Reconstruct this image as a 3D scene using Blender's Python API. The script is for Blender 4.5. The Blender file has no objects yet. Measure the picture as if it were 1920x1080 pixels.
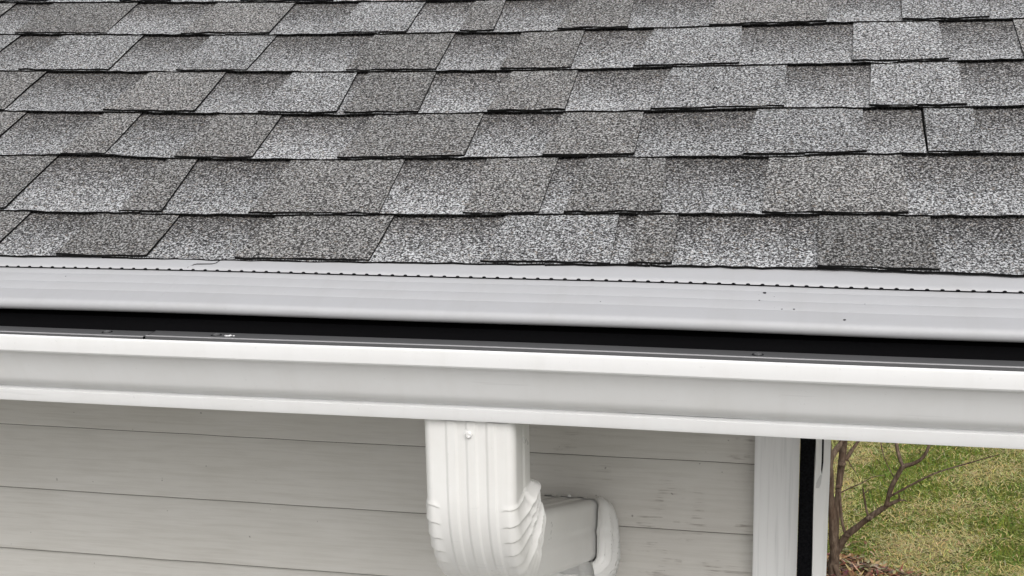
import bpy, bmesh, math, random
import numpy as np
from mathutils import Vector, Matrix, noise

random.seed(7)
rng = np.random.default_rng(7)
sc = bpy.context.scene
R = math.radians

# ------------------------------------------------------------------ camera
# world axes: X along the eave, Y into the house, Z up; origin at the gutter's bottom front edge (metres)
yaw, pit, rol = R(12.806), R(12.0), R(-1.15)
cy, sy, cp, sp = math.cos(yaw), math.sin(yaw), math.cos(pit), math.sin(pit)
fwd = Vector((-sy * cp, cy * cp, -sp)); rgt = Vector((cy, sy, 0)); upv = rgt.cross(fwd)
c_, s_ = math.cos(rol), math.sin(rol)
r2 = c_ * rgt + s_ * upv; u2 = -s_ * rgt + c_ * upv
cam = bpy.data.cameras.new('camera')
camo = bpy.data.objects.new('camera', cam)
sc.collection.objects.link(camo)
camo.matrix_world = Matrix(((r2.x, u2.x, -fwd.x, 0.31848), (r2.y, u2.y, -fwd.y, -1.38729),
                            (r2.z, u2.z, -fwd.z, 0.45864), (0, 0, 0, 1)))
cam.sensor_width = 36; cam.lens = 36 * 2484 / 1920
cam.clip_start = 0.05; cam.clip_end = 2000
sc.camera = camo

# ------------------------------------------------------------------ sky and sun (bright overcast)
SUN_EL, SUN_AZ = R(46), R(160)          # azimuth clockwise from +Y
w = bpy.data.worlds.new('World'); sc.world = w; w.use_nodes = True
nt = w.node_tree; nt.nodes.clear()
sky = nt.nodes.new('ShaderNodeTexSky'); sky.sky_type = 'NISHITA'; sky.sun_disc = False
sky.sun_elevation = SUN_EL; sky.sun_rotation = SUN_AZ
sky.air_density = 1.0; sky.dust_density = 8.0; sky.ozone_density = 1.0
hsv = nt.nodes.new('ShaderNodeHueSaturation'); hsv.inputs['Saturation'].default_value = 0.22
bg = nt.nodes.new('ShaderNodeBackground'); bg.inputs['Strength'].default_value = 0.13
wo = nt.nodes.new('ShaderNodeOutputWorld')
nt.links.new(sky.outputs[0], hsv.inputs['Color']); nt.links.new(hsv.outputs[0], bg.inputs['Color'])
nt.links.new(bg.outputs[0], wo.inputs['Surface'])
sl = bpy.data.lights.new('sun', 'SUN'); sl.energy = 1.0; sl.angle = R(80); sl.color = (1, 0.985, 0.96)
so = bpy.data.objects.new('sun', sl); sc.collection.objects.link(so)
sd = Vector((math.sin(SUN_AZ) * math.cos(SUN_EL), math.cos(SUN_AZ) * math.cos(SUN_EL), math.sin(SUN_EL)))
so.rotation_euler = sd.to_track_quat('Z', 'Y').to_euler()
vs = sc.view_settings
vs.view_transform = 'Standard'; vs.look = 'None'; vs.gamma = 1; vs.use_curve_mapping = False
vs.exposure = -0.06
sc.cycles.use_denoising = True

# ------------------------------------------------------------------ helpers
def link(o, parent=None):
    sc.collection.objects.link(o)
    if parent is not None: o.parent = parent
    return o

def tag(o, label=None, cat=None, kind=None, group=None):
    if label: o['label'] = label
    if cat: o['category'] = cat
    if kind: o['kind'] = kind
    if group: o['group'] = group
    return o

def empty(name, loc=(0, 0, 0)):
    o = bpy.data.objects.new(name, None); o.empty_display_size = 0.1
    sc.collection.objects.link(o); o.location = loc
    return o

def mesh_obj(name, verts, faces, mats, parent=None, smooth=None, midx=None):
    me = bpy.data.meshes.new(name)
    me.from_pydata([tuple(v) for v in verts], [], faces)
    for m in (mats if isinstance(mats, (list, tuple)) else [mats]): me.materials.append(m)
    if midx is not None: me.polygons.foreach_set('material_index', midx)
    if smooth is not None:
        me.polygons.foreach_set('use_smooth', [True] * len(me.polygons))
        me.set_sharp_from_angle(angle=R(smooth))
    me.update()
    return link(bpy.data.objects.new(name, me), parent)

class MB:
    """collects shapes into one mesh"""
    def __init__(s): s.v = []; s.f = []; s.m = []
    def add(s, verts, faces, mi=0):
        n = len(s.v); s.v += [tuple(p) for p in verts]; s.f += [tuple(i + n for i in f) for f in faces]; s.m += [mi] * len(faces)
    def box(s, a, b, mi=0):
        (x0, y0, z0), (x1, y1, z1) = a, b
        s.add([(x0, y0, z0), (x1, y0, z0), (x1, y1, z0), (x0, y1, z0), (x0, y0, z1), (x1, y0, z1), (x1, y1, z1), (x0, y1, z1)],
              [(0, 3, 2, 1), (4, 5, 6, 7), (0, 1, 5, 4), (1, 2, 6, 5), (2, 3, 7, 6), (3, 0, 4, 7)], mi)
    def build(s, name, mats, parent=None, smooth=None):
        return mesh_obj(name, s.v, s.f, mats, parent, smooth, s.m)

def extrude_x(mb, prof, xs, wave=None, closed=False, mi=0):
    """profile [(y,z)] drawn along the stations xs; wave(x)->(dy,dz)"""
    n = len(prof); V = []; F = []
    for x in xs:
        dy, dz = wave(x) if wave else (0, 0)
        V += [(x, y + dy, z + dz) for y, z in prof]
    m = n if closed else n - 1
    for i in range(len(xs) - 1):
        for j in range(m):
            a = i * n + j; b = i * n + (j + 1) % n
            F.append((a, b, b + n, a + n))
    if closed:
        F.append(tuple(range(n - 1, -1, -1))); F.append(tuple((len(xs) - 1) * n + j for j in range(n)))
    mb.add(V, F, mi)

def thick(prof, t):
    """closes an open profile into a sheet of thickness t (offset to the right of its direction)"""
    p = [Vector(q) for q in prof]; out = []
    for i in range(len(p)):
        d = (p[min(i + 1, len(p) - 1)] - p[max(i - 1, 0)]).normalized()
        out.append(tuple(p[i] + Vector((d.y, -d.x)) * t))
    return [tuple(q) for q in p] + out[::-1]

def bez(p0, p1, p2, p3, n):
    o = []
    for i in range(n + 1):
        t = i / n; a = 1 - t
        o.append(tuple(a**3 * p0[k] + 3 * a * a * t * p1[k] + 3 * a * t * t * p2[k] + t**3 * p3[k] for k in (0, 1)))
    return o

# ------------------------------------------------------------------ materials
def new_mat(name, rough=0.5, color=(0.5, 0.5, 0.5), spec=0.5, metal=0.0):
    m = bpy.data.materials.new(name); m.use_nodes = True
    b = m.node_tree.nodes['Principled BSDF']
    b.inputs['Base Color'].default_value = (*color, 1); b.inputs['Roughness'].default_value = rough
    b.inputs['Specular IOR Level'].default_value = spec; b.inputs['Metallic'].default_value = metal
    return m, m.node_tree, b

def N(nt, t, **kw):
    n = nt.nodes.new('ShaderNode' + t)
    for k, v in kw.items():
        if k in n.inputs: n.inputs[k].default_value = v
        else: setattr(n, k, v)
    return n

def ramp(nt, stops, fac):
    n = nt.nodes.new('ShaderNodeValToRGB'); e = n.color_ramp.elements
    while len(e) < len(stops): e.new(0.5)
    for el, (p, c) in zip(e, stops):
        el.position = p; el.color = (*c, 1) if isinstance(c, tuple) else (c, c, c, 1)
    nt.links.new(fac, n.inputs[0]); return n.outputs['Color']

def mix(nt, fac, a, b, blend='MIX'):
    n = nt.nodes.new('ShaderNodeMix'); n.data_type = 'RGBA'; n.blend_type = blend
    for k, v in ((0, fac), (6, a), (7, b)):
        if isinstance(v, (int, float)): n.inputs[k].default_value = v
        elif isinstance(v, tuple): n.inputs[k].default_value = (*v, 1)
        else: nt.links.new(v, n.inputs[k])
    return n.outputs[2]

def math_(nt, op, a, b=0.0, c=None, clamp=False):
    n = nt.nodes.new('ShaderNodeMath'); n.operation = op; n.use_clamp = clamp
    for k, v in enumerate((a, b, c)):
        if v is None: continue
        if isinstance(v, (int, float)): n.inputs[k].default_value = v
        else: nt.links.new(v, n.inputs[k])
    return n.outputs[0]

def coords(nt, scale=(1, 1, 1), out='Object'):
    tc = nt.nodes.new('ShaderNodeTexCoord'); mp = nt.nodes.new('ShaderNodeMapping')
    mp.inputs['Scale'].default_value = scale
    nt.links.new(tc.outputs[out], mp.inputs['Vector']); return mp.outputs[0]

def noise_tex(nt, vec, scale, detail=2.0, rough=0.5):
    n = N(nt, 'TexNoise', Scale=scale, Detail=detail, Roughness=rough)
    nt.links.new(vec, n.inputs['Vector']); return n.outputs['Fac']

def bump(nt, b, h, strength, dist):
    n = nt.nodes.new('ShaderNodeBump'); n.inputs['Strength'].default_value = strength; n.inputs['Distance'].default_value = dist
    nt.links.new(h, n.inputs['Height']); nt.links.new(n.outputs[0], b.inputs['Normal'])

# granule covered shingle: crushed stone grains, per-piece tint in the object colour; the blend of darker brown grains
# across the upper part of the lower layer is a printed colour blend of the shingle itself (UV.y runs up the piece)
def shingle_material():
    m, nt, b = new_mat('shingle_granules', 0.95, spec=0.15)
    v = coords(nt)
    n1 = noise_tex(nt, v, 330, 2.0, 0.6)
    n2 = noise_tex(nt, v, 620, 1.0, 0.5)
    n3 = noise_tex(nt, v, 9, 3.0, 0.6)
    n4 = noise_tex(nt, v, 60, 2.0, 0.6)
    g = math_(nt, 'ADD', math_(nt, 'MULTIPLY', n1, 0.62), math_(nt, 'MULTIPLY', n2, 0.38))
    uv = nt.nodes.new('ShaderNodeUVMap'); uv.uv_map = 'uv'
    sx = nt.nodes.new('ShaderNodeSeparateXYZ'); nt.links.new(uv.outputs[0], sx.inputs[0])
    t = math_(nt, 'ADD', sx.outputs[1], math_(nt, 'MULTIPLY', math_(nt, 'SUBTRACT', n4, 0.5), 0.35))
    t = math_(nt, 'ADD', t, math_(nt, 'MULTIPLY', math_(nt, 'SUBTRACT', n3, 0.5), 0.5))
    # share of dark grains rises with t
    thr = math_(nt, 'MULTIPLY_ADD', t, 0.056, -0.011)
    g = math_(nt, 'SUBTRACT', g, thr)
    g = math_(nt, 'ADD', g, math_(nt, 'MULTIPLY', math_(nt, 'SUBTRACT', n3, 0.5), 0.06))
    col = ramp(nt, [(0.38, (0.012, 0.012, 0.013)), (0.44, (0.048, 0.048, 0.049)), (0.51, (0.166, 0.166, 0.168)), (0.588, (0.52, 0.53, 0.54))], g)
    warm = ramp(nt, [(0.35, (1.0, 1.0, 1.0)), (0.95, (0.76, 0.73, 0.71))], t)
    col = mix(nt, 1.0, col, warm, 'MULTIPLY')
    # odd tan and bluish grains
    n5 = noise_tex(nt, v, 250, 1.0)
    col = mix(nt, ramp(nt, [(0.63, 0.0), (0.69, 0.38)], n5), col, (0.30, 0.25, 0.20))
    oi = nt.nodes.new('ShaderNodeObjectInfo')
    col = mix(nt, 1.0, col, oi.outputs['Color'], 'MULTIPLY')
    nt.links.new(col, b.inputs['Base Color'])
    bump(nt, b, n1, 0.5, 0.0012)
    return m

M_shingle = shingle_material()
M_asphalt, nt, b = new_mat('cut_asphalt', 0.9, (0.005, 0.005, 0.005), 0.2)

def painted_metal(name, color, rough, dirt=0.06, spec=0.5, metal=0.0, streak=0.0):
    m, nt, b = new_mat(name, rough, color, spec, metal)
    v = coords(nt)
    n1 = noise_tex(nt, v, 14, 4.0, 0.65); n2 = noise_tex(nt, v, 240, 2.0, 0.6)
    d = ramp(nt, [(0.42, 0.0), (0.72, 1.0)], n1)
    dk = tuple(c * (0.80, 0.78, 0.74)[i] for i, c in enumerate(color))
    col = mix(nt, math_(nt, 'MULTIPLY', d, dirt * 4), color, dk)
    sp_ = ramp(nt, [(0.70, 0.0), (0.76, 1.0)], n2)
    col = mix(nt, math_(nt, 'MULTIPLY', sp_, dirt * 3), col, tuple(c * 0.45 for c in color))
    nt.links.new(col, b.inputs['Base Color'])
    nt.links.new(math_(nt, 'MULTIPLY_ADD', n1, 0.18, rough - 0.09), b.inputs['Roughness'])
    bump(nt, b, noise_tex(nt, v, 25, 2.0), 0.12, 0.002)
    if streak:
        st = noise_tex(nt, coords(nt, (38, 4, 2.5)), 1.0, 4.0, 0.65)
        c2 = mix(nt, ramp(nt, [(0.50, 0.0), (0.80, streak)], st), col, tuple(c * (0.66, 0.63, 0.57)[i] for i, c in enumerate(color)))
        sc_ = noise_tex(nt, coords(nt, (9, 160, 160)), 1.0, 2.0, 0.5)
        c2 = mix(nt, ramp(nt, [(0.70, 0.0), (0.76, .22)], sc_), c2, tuple(c * 0.7 for c in color))
        nt.links.new(c2, b.inputs['Base Color'])
    return m

M_gutter = painted_metal('white_gutter_paint', (0.785, 0.79, 0.798), 0.40, 0.05, streak=0.10)
M_hood = painted_metal('light_grey_aluminium', (0.452, 0.458, 0.478), 0.5, 0.05, spec=.35, streak=0.12)
M_flange = painted_metal('mill_grey_flange', (0.095, 0.096, 0.10), 0.5, 0.05)
M_pipe = painted_metal('white_downspout_paint', (0.79, 0.79, 0.78), 0.30, 0.05, streak=0.15)
M_black, nt, b = new_mat('gap_shade_black', 0.95, (0.006, 0.006, 0.007), 0.1)  # black put in for shade inside the slot, seam and strip gap
M_white, nt, b = new_mat('white_trim_paint', 0.5, (0.82, 0.82, 0.81), 0.4)
v = coords(nt, (90, 90, 6)); n = noise_tex(nt, v, 1.0, 4.0, 0.6)
nt.links.new(ramp(nt, [(0.25, (0.72, 0.72, 0.70)), (0.5, (0.87, 0.87, 0.86)), (0.8, (0.89, 0.89, 0.88))], n), b.inputs['Base Color'])
M_dark, nt, b = new_mat('near_black', 0.85, (0.008, 0.008, 0.010), 0.2)
v = coords(nt); n = noise_tex(nt, v, 350, 3.0)
nt.links.new(ramp(nt, [(0.3, (0.004, 0.004, 0.006)), (0.75, (0.022, 0.022, 0.026))], n), b.inputs['Base Color'])
M_screw, nt, b = new_mat('zinc_screw', 0.35, (0.45, 0.45, 0.46), 0.5, 0.6)
M_wscrew, nt, b = new_mat('white_screw', 0.3, (0.78, 0.78, 0.77), 0.5)
M_silver, nt, b = new_mat('sealant', 0.2, (0.75, 0.75, 0.76), 0.7)

def siding_material():
    m, nt, b = new_mat('painted_lap_siding', 0.72, spec=0.3)
    v = coords(nt, (9, 60, 170)); n1 = noise_tex(nt, v, 1.0, 5.0, 0.62)
    v2 = coords(nt, (16, 60, 320)); n2 = noise_tex(nt, v2, 1.0, 3.0, 0.6)
    vo = coords(nt); n3 = noise_tex(nt, vo, 5.5, 3.0, 0.6)
    n6 = noise_tex(nt, vo, 22, 3.0, 0.6)
    base = ramp(nt, [(0.25, (0.63, 0.615, 0.58)), (0.75, (0.70, 0.688, 0.662))], n3)
    # rubbed streaks of grime caught in the embossed grain, thickest either side of the downspout
    tc = nt.nodes.new('ShaderNodeTexCoord'); sx = nt.nodes.new('ShaderNodeSeparateXYZ')
    nt.links.new(tc.outputs['Object'], sx.inputs[0])
    xm = N(nt, 'MapRange', **{'From Min': -0.25, 'From Max': 0.12, 'To Min': 0.0, 'To Max': 1.0}); nt.links.new(sx.outputs[0], xm.inputs[0])
    patch = ramp(nt, [(0.40, 0.0), (0.58, 1.0)], n3)
    st = ramp(nt, [(0.53, 0.0), (0.63, 1.0)], n2)
    st2 = ramp(nt, [(0.50, 0.0), (0.62, 1.0)], n6)
    k = math_(nt, 'MULTIPLY', math_(nt, 'MULTIPLY', st, st2), math_(nt, 'MULTIPLY', patch, xm.outputs[0]))
    col = mix(nt, math_(nt, 'MULTIPLY', k, 0.62), base, (0.17, 0.145, 0.125))
    film = math_(nt, 'MULTIPLY', math_(nt, 'MULTIPLY', patch, xm.outputs[0]), 0.22)
    col = mix(nt, film, col, (0.40, 0.36, 0.32))
    # light fleck, tiny specks
    n4 = noise_tex(nt, vo, 120, 1.0)
    col = mix(nt, math_(nt, 'MULTIPLY', ramp(nt, [(0.785, 0.0), (0.82, 1.0)], n4), 0.55), col, (0.13, 0.12, 0.11))
    gr = ramp(nt, [(0.30, (0.80, 0.79, 0.77)), (0.56, (1, 1, 1))], n1)
    col = mix(nt, 0.5, col, gr, 'MULTIPLY')
    nt.links.new(col, b.inputs['Base Color'])
    bump(nt, b, math_(nt, 'ADD', n1, math_(nt, 'MULTIPLY', n2, 0.4)), 0.35, 0.0016)
    return m

M_siding = siding_material()
M_lap_shade, nt, b = new_mat('lap_shade', 0.9, (0.13, 0.12, 0.105), 0.2)  # dark lip colour painted in for the shadow line at each lap
M_corner, nt, b = new_mat('embossed_corner_board', 0.65, spec=0.3)
v = coords(nt, (26, 26, 1.6)); wv = N(nt, 'TexWave', Scale=1.1, Distortion=11.0, Detail=3.0, **{'Detail Scale': 1.6, 'Detail Roughness': 0.6})
wv.bands_direction = 'X'; nt.links.new(v, wv.inputs['Vector'])
n = noise_tex(nt, coords(nt, (210, 210, 5)), 1.0, 3.0, 0.55)
h = math_(nt, 'ADD', math_(nt, 'MULTIPLY', wv.outputs['Fac'], 0.22), n)
nt.links.new(ramp(nt, [(0.36, (0.72, 0.73, 0.735)), (0.56, (0.84, 0.84, 0.845)), (1.0, (0.87, 0.88, 0.885))], h), b.inputs['Base Color'])
bump(nt, b, h, 0.3, 0.0010)
M_soffit, nt, b = new_mat('soffit_paint', 0.7, (0.42, 0.40, 0.37), 0.3)
M_deck, nt, b = new_mat('roof_deck_wood', 0.9, (0.22, 0.15, 0.09), 0.2)
v = coords(nt, (3, 40, 40)); n = noise_tex(nt, v, 1.0, 4.0)
nt.links.new(ramp(nt, [(0.3, (0.16, 0.10, 0.06)), (0.7, (0.30, 0.21, 0.13))], n), b.inputs['Base Color'])

# ------------------------------------------------------------------ ground
GZ = -2.9
M_ground, nt, b = new_mat('lawn_soil', 0.95, spec=0.1)
v = coords(nt)
n1 = noise_tex(nt, v, 1.6, 4.0, 0.6); n2 = noise_tex(nt, v, 45, 4.0, 0.7); n3 = noise_tex(nt, v, 0.05, 4.0)
g1 = ramp(nt, [(0.30, (0.045, 0.048, 0.020)), (0.55, (0.125, 0.120, 0.060)), (0.75, (0.24, 0.215, 0.125))], n2)
g2 = ramp(nt, [(0.35, (0.7, 0.85, 0.7)), (0.65, (1.15, 1.05, 0.9))], n1)
nt.links.new(mix(nt, 1.0, g1, g2, 'MULTIPLY'), b.inputs['Base Color'])
bump(nt, b, n2, 0.8, 0.02)
gnd = mesh_obj('ground', [(-600, -600, GZ), (600, -600, GZ), (600, 600, GZ), (-600, 600, GZ)], [(0, 1, 2, 3)], M_ground)
tag(gnd, 'lawn ground under and around the house', kind='structure')
M_bounce, nt, b = new_mat('bounce_slab_grey', 0.9, spec=0.2)  # added unseen slab, pale to bounce light up onto wall and gutter
n = noise_tex(nt, coords(nt), 6, 6.0, 0.65)
nt.links.new(ramp(nt, [(0.3, (0.25, 0.248, 0.24)), (0.7, (0.33, 0.327, 0.32))], n), b.inputs['Base Color'])
pv = mesh_obj('bounce_slab', [(-8, -14, GZ + .006), (6, -14, GZ + .006), (6, .40, GZ + .006), (-8, .40, GZ + .006), (-8, -14, GZ), (6, -14, GZ), (6, .40, GZ), (-8, .40, GZ)],
              [(0, 1, 2, 3), (0, 4, 5, 1), (1, 5, 6, 2), (2, 6, 7, 3), (3, 7, 4, 0)], M_bounce)
tag(pv, 'unseen pale slab added in front of the wall to bounce light upward', kind='structure')

# ------------------------------------------------------------------ shingle roof
PHI = R(22.69); CP, SP = math.cos(PHI), math.sin(PHI)
EAVE = Vector((0, 0.128, 0.15962))
TOPW = 0.009
def roofpt(u, v, wn):           # u along the eave, v up the slope, wn above the underlay plane
    wn -= TOPW
    return (u, EAVE.y + v * CP - wn * SP, EAVE.z + v * SP + wn * CP)

# measured lower edge of every course (u, v) and the raised tabs of every course (lower left, lower right, upper left, upper right)
LINES = [
  [(-0.705, -0.0099), (-0.553, -0.009), (-0.378, -0.0082), (-0.238, -0.0062), (-0.064, -0.0027), (0.097, 0.0004), (0.19, 0.002), (0.329, 0.0033), (0.462, 0.0014), (0.552, -0.0011)],
  [(-0.768, 0.1015), (-0.613, 0.0987), (-0.375, 0.0998), (-0.088, 0.1077), (0.088, 0.1163), (0.167, 0.1172), (0.34, 0.1207), (0.463, 0.1217), (0.565, 0.1233)],
  [(-0.856, 0.2574), (-0.681, 0.2574), (-0.582, 0.2489), (-0.318, 0.2487), (-0.143, 0.2551), (-0.034, 0.2592), (0.09, 0.2619), (0.265, 0.2636), (0.389, 0.2719), (0.464, 0.2726), (0.582, 0.2737)],
  [(-0.935, 0.3987), (-0.747, 0.394), (-0.558, 0.3878), (-0.36, 0.3835), (-0.243, 0.3864), (-0.027, 0.392), (0.088, 0.393), (0.284, 0.4015), (0.384, 0.4008), (0.596, 0.4041)],
  [(-1.018, 0.5454), (-0.74, 0.5376), (-0.406, 0.5288), (-0.251, 0.5294), (-0.13, 0.5287), (-0.028, 0.5303), (0.119, 0.5363), (0.283, 0.5416), (0.401, 0.5424), (0.612, 0.5496)],
  [(-1.104, 0.6981), (-0.819, 0.6855), (-0.569, 0.6764), (-0.339, 0.6723), (-0.254, 0.6734), (-0.147, 0.6715), (-0.037, 0.6777), (0.069, 0.6778), (0.208, 0.6825), (0.378, 0.6897), (0.504, 0.6904), (0.628, 0.693)],
  [(-1.186, 0.8448), (-0.893, 0.8323), (-0.575, 0.8159), (-0.337, 0.8083), (-0.186, 0.8096), (0.122, 0.8181), (0.642, 0.828)]]
TABS = [
  [(-0.90, -0.722, -0.90, -0.722), (-0.625, -0.498, -0.619, -0.5), (-0.378, -0.203, -0.36, -0.203), (-0.064, 0.093, -0.055, 0.088), (0.114, 0.165, 0.112, 0.162), (0.33, 0.463, 0.332, 0.46), (0.66, 0.79, 0.66, 0.79)],
  [(-0.93, -0.760, -0.93, -0.762), (-0.588, -0.525, -0.582, -0.536), (-0.4, -0.221, -0.392, -0.227), (-0.111, -0.013, -0.111, -0.013), (0.019, 0.14, 0.026, 0.132), (0.263, 0.435, 0.266, 0.433), (0.62, 0.75, 0.62, 0.75)],
  [(-1.02, -0.886, -1.02, -0.889), (-0.756, -0.684, -0.754, -0.689), (-0.571, -0.451, -0.56, -0.456), (-0.324, -0.143, -0.308, -0.145), (-0.034, 0.09, -0.027, 0.088), (0.233, 0.39, 0.245, 0.387), (0.466, 0.529, 0.467, 0.531), (0.64, 0.76, 0.64, 0.76)],
  [(-1.06, -0.927, -1.06, -0.931), (-0.753, -0.597, -0.74, -0.605), (-0.493, -0.367, -0.489, -0.38), (-0.356, -0.242, -0.361, -0.251), (-0.139, -0.025, -0.13, -0.028), (0.097, 0.282, 0.114, 0.283), (0.396, 0.523, 0.402, 0.521), (0.66, 0.80, 0.66, 0.80)],
  [(-0.982, -0.814, -0.976, -0.819), (-0.692, -0.567, -0.689, -0.568), (-0.398, -0.251, -0.392, -0.255), (-0.149, -0.039, -0.143, -0.04), (0.056, 0.213, 0.072, 0.208), (0.375, 0.51, 0.379, 0.504), (0.612, 0.72, 0.612, 0.72)],
  [(-1.073, -0.891, -1.072, -0.896), (-0.745, -0.58, -0.734, -0.582), (-0.459, -0.337, -0.461, -0.339), (-0.246, -0.189, -0.251, -0.197), (-0.084, 0.03, -0.071, 0.024), (0.158, 0.338, 0.161, 0.34), (0.451, 0.578, 0.455, 0.586), (0.70, 0.86, 0.70, 0.86)]]
# tone of the raised tabs (1 = mean, below = darker and browner)
TONES = [
  [.85, .80, .86, 1.02, .84, .74, .9],
  [.82, .86, .88, .90, .84, .92, .9],
  [.90, .90, .86, .84, .88, 1.0, 1.0, .9],
  [.86, .92, 1.08, .82, .88, 1.02, 1.12, .9],
  [1.04, .98, .84, .86, 1.06, 1.12, .9],
  [.80, .92, 1.06, .86, .86, .94, 1.06, .9]]
NC = 15
UMIN, UMAX = -1.75, 1.35
DV = 0.1405
for k in range(len(LINES), NC + 1):
    ph = random.uniform(0, 6)
    LINES.append([(u, 0.820 + (k - 6) * DV + 0.012 * u + 0.003 * math.sin(u * 5 + ph)) for u in np.linspace(UMIN, UMAX, 14)])
def vline(k, u):
    L = LINES[k]; return float(np.interp(u, [p[0] for p in L], [p[1] for p in L]))

rt = random.Random(11)
for k in range(NC):
    if k >= len(TABS): TABS.append([]); TONES.append([])
    T, C = TABS[k], TONES[k]
    if not T:
        a = -0.2 + rt.uniform(-.1, .1); T.append((a, a + .14, a, a + .14)); C.append(.95)
    while T[0][0] > UMIN + .15:
        r = T[0][0] - rt.uniform(.07, .19); l = r - rt.uniform(.09, .19)
        T.insert(0, (l, r, l + rt.uniform(0, .01), r - rt.uniform(0, .008))); C.insert(0, rt.uniform(.8, 1.1))
    while T[-1][1] < UMAX - .15:
        l = T[-1][1] + rt.uniform(.07, .19); r = l + rt.uniform(.09, .19)
        T.append((l, r, l + rt.uniform(0, .01), r - rt.uniform(0, .008))); C.append(rt.uniform(.8, 1.1))

house = tag(empty('house', (-.2, .5, GZ)), 'house with a grey asphalt shingle roof above a pale grey lap siding wall', 'house', 'thing')
bpy.context.view_layer.update()
def slab_pts(u0, u1, v0, v1, w0, w1): return [roofpt(u, v, wn) for wn in (w0, w1) for u, v in ((u0, v0), (u1, v0), (u1, v1), (u0, v1))]
SLABF = [(0, 3, 2, 1), (4, 5, 6, 7), (0, 1, 5, 4), (1, 2, 6, 5), (2, 3, 7, 6), (3, 0, 4, 7)]
def part(o, par): o.parent = par; o.matrix_parent_inverse = par.matrix_world.inverted(); return o
RV = vline(NC, 0) - .02
roof = part(mesh_obj('roof', slab_pts(UMIN, UMAX, 0.028, RV, -.016, -.001), SLABF, M_deck), house)
bpy.context.view_layer.update()
rest = MB(); rest_uv = []
def piece(k, ul, ur, utl, utr, layer, tone):
    """one shingle piece: bent sheet with a thick cut edge; layer 0 = lower layer, 1 = raised tab"""
    seg = max(2, int((ur - ul) / 0.016)); th = (0.0031 if layer else 0.0026) + rt.uniform(-.0003, .0005)
    lift = rt.uniform(0, .0006) + (0.0031 if layer else 0)
    V, F, MI, UV = [], [], [], []
    jz = [rt.gauss(0, .00045) for _ in range(seg + 1)]
    jv = [rt.gauss(0, .0007) for _ in range(seg + 1)]
    curl = rt.uniform(-.0006, .0012)
    over = 1.12
    for row in (0, 1, 2):
        for i in range(seg + 1):
            s = i / seg
            u0 = ul + (ur - ul) * s; u1 = utl + (utr - utl) * s
            t = (0, .55, over)[row]; u = u0 + (u1 - u0) * t
            v0, v1 = vline(k, u0), vline(k + 1, u1)
            if row == 0: v0 += jv[i] + (0.0004 if layer else 0)
            v = v0 + (v1 - v0) * t
            if row == 1 and i in (0, seg): u += rt.gauss(0, .0008)
            wn = TOPW - .0062 * t + lift
            if row == 0: wn += jz[i] + curl * (2 * s - 1) ** 2
            V.append(roofpt(u, v, wn)); UV.append((u, t if layer == 0 else 0.34))
    n = seg + 1
    for row in (0, 1):
        for i in range(seg):
            a = row * n + i; F.append((a, a + 1, a + 1 + n, a + n)); MI.append(0)
    # cut edges: bottom, left, right
    o = Vector((0, SP, -CP)) * th
    def rim(idx):
        b0 = len(V)
        for j in idx:
            V.append(tuple(Vector(V[j]) + o)); UV.append(UV[j])
        for q in range(len(idx) - 1):
            F.append((idx[q], b0 + q, b0 + q + 1, idx[q + 1])); MI.append(1)
    rim(list(range(n))); rim([2 * n, n, 0]); rim([n - 1, 2 * n - 1, 3 * n - 1])
    near = k < 9 and ur > -1.28 and ul < 0.86
    if near:
        o_ = mesh_obj('shingle', V, F, [M_shingle, M_asphalt], roof, None, MI)
        me = o_.data; L = me.uv_layers.new(name='uv')
        for lp in me.loops: L.data[lp.index].uv = UV[lp.vertex_index]
        tv = 1 + (tone - .93) * 1.7
        o_.color = (tv * (.985 if tone > .95 else 1.01), tv * .995, tv * (1.01 if tone > .95 else .98), 1)
        o_.parent = roof; o_.matrix_parent_inverse = roof.matrix_world.inverted()
    else:
        rest.add(V, F); rest.m[-len(F):] = MI; rest_uv.extend(UV)
bpy.context.view_layer.update()
npiece = 0
for k in range(NC):
    T, C = TABS[k], TONES[k]
    cuts = [UMIN] + [(a + b) / 2 for a, b, _, _ in T] + [UMAX]
    for i in range(len(cuts) - 1):
        l, r = cuts[i], cuts[i + 1]; gap0 = gap1 = 0.0004
        if k == 2 and i > 0 and i < len(T) and abs(T[i][0] - .466) < 1e-6: r = .4646      # open joint left of the narrow tab
        if k == 2 and i > 0 and abs(T[i - 1][0] - .466) < 1e-6: l = .4662
        piece(k, l + gap0, r - gap1, l + gap0, r - gap1, 0, rt.uniform(.95, 1.07)); npiece += 1
    for t, c in zip(T, C):
        piece(k, *t, 1, c); npiece += 1
r_ = rest.build('shingle_course', [M_shingle, M_asphalt], roof)
L = r_.data.uv_layers.new(name='uv')
for lp in r_.data.loops: L.data[lp.index].uv = rest_uv[lp.vertex_index]
tag(r_, kind='stuff'); r_.matrix_parent_inverse = roof.matrix_world.inverted()
RV = vline(NC, 0) - .02
def quad_slab(name, u0, u1, v0, v1, w0, w1, mat):
    P = [roofpt(u, v, wn) for wn in (w0, w1) for u, v in ((u0, v0), (u1, v0), (u1, v1), (u0, v1))]
    o = mesh_obj(name, P, [(0, 3, 2, 1), (4, 5, 6, 7), (0, 1, 5, 4), (1, 2, 6, 5), (2, 3, 7, 6), (3, 0, 4, 7)], mat, roof)
    o.matrix_parent_inverse = roof.matrix_world.inverted(); return o
quad_slab('underlayment', UMIN, UMAX, 0.028, RV, -.0008, .0008, M_asphalt)
RY, RZ = roofpt(0, RV, -.001)[1:]
def part(o, par): o.parent = par; o.matrix_parent_inverse = par.matrix_world.inverted(); return o
mb = MB(); extrude_x(mb, [(RY + .0, RZ), (RY * 2 - .16, 0.16), (RY * 2 - .16, 0.145), (RY, RZ - .016)], [UMIN, UMAX], closed=True)
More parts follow.
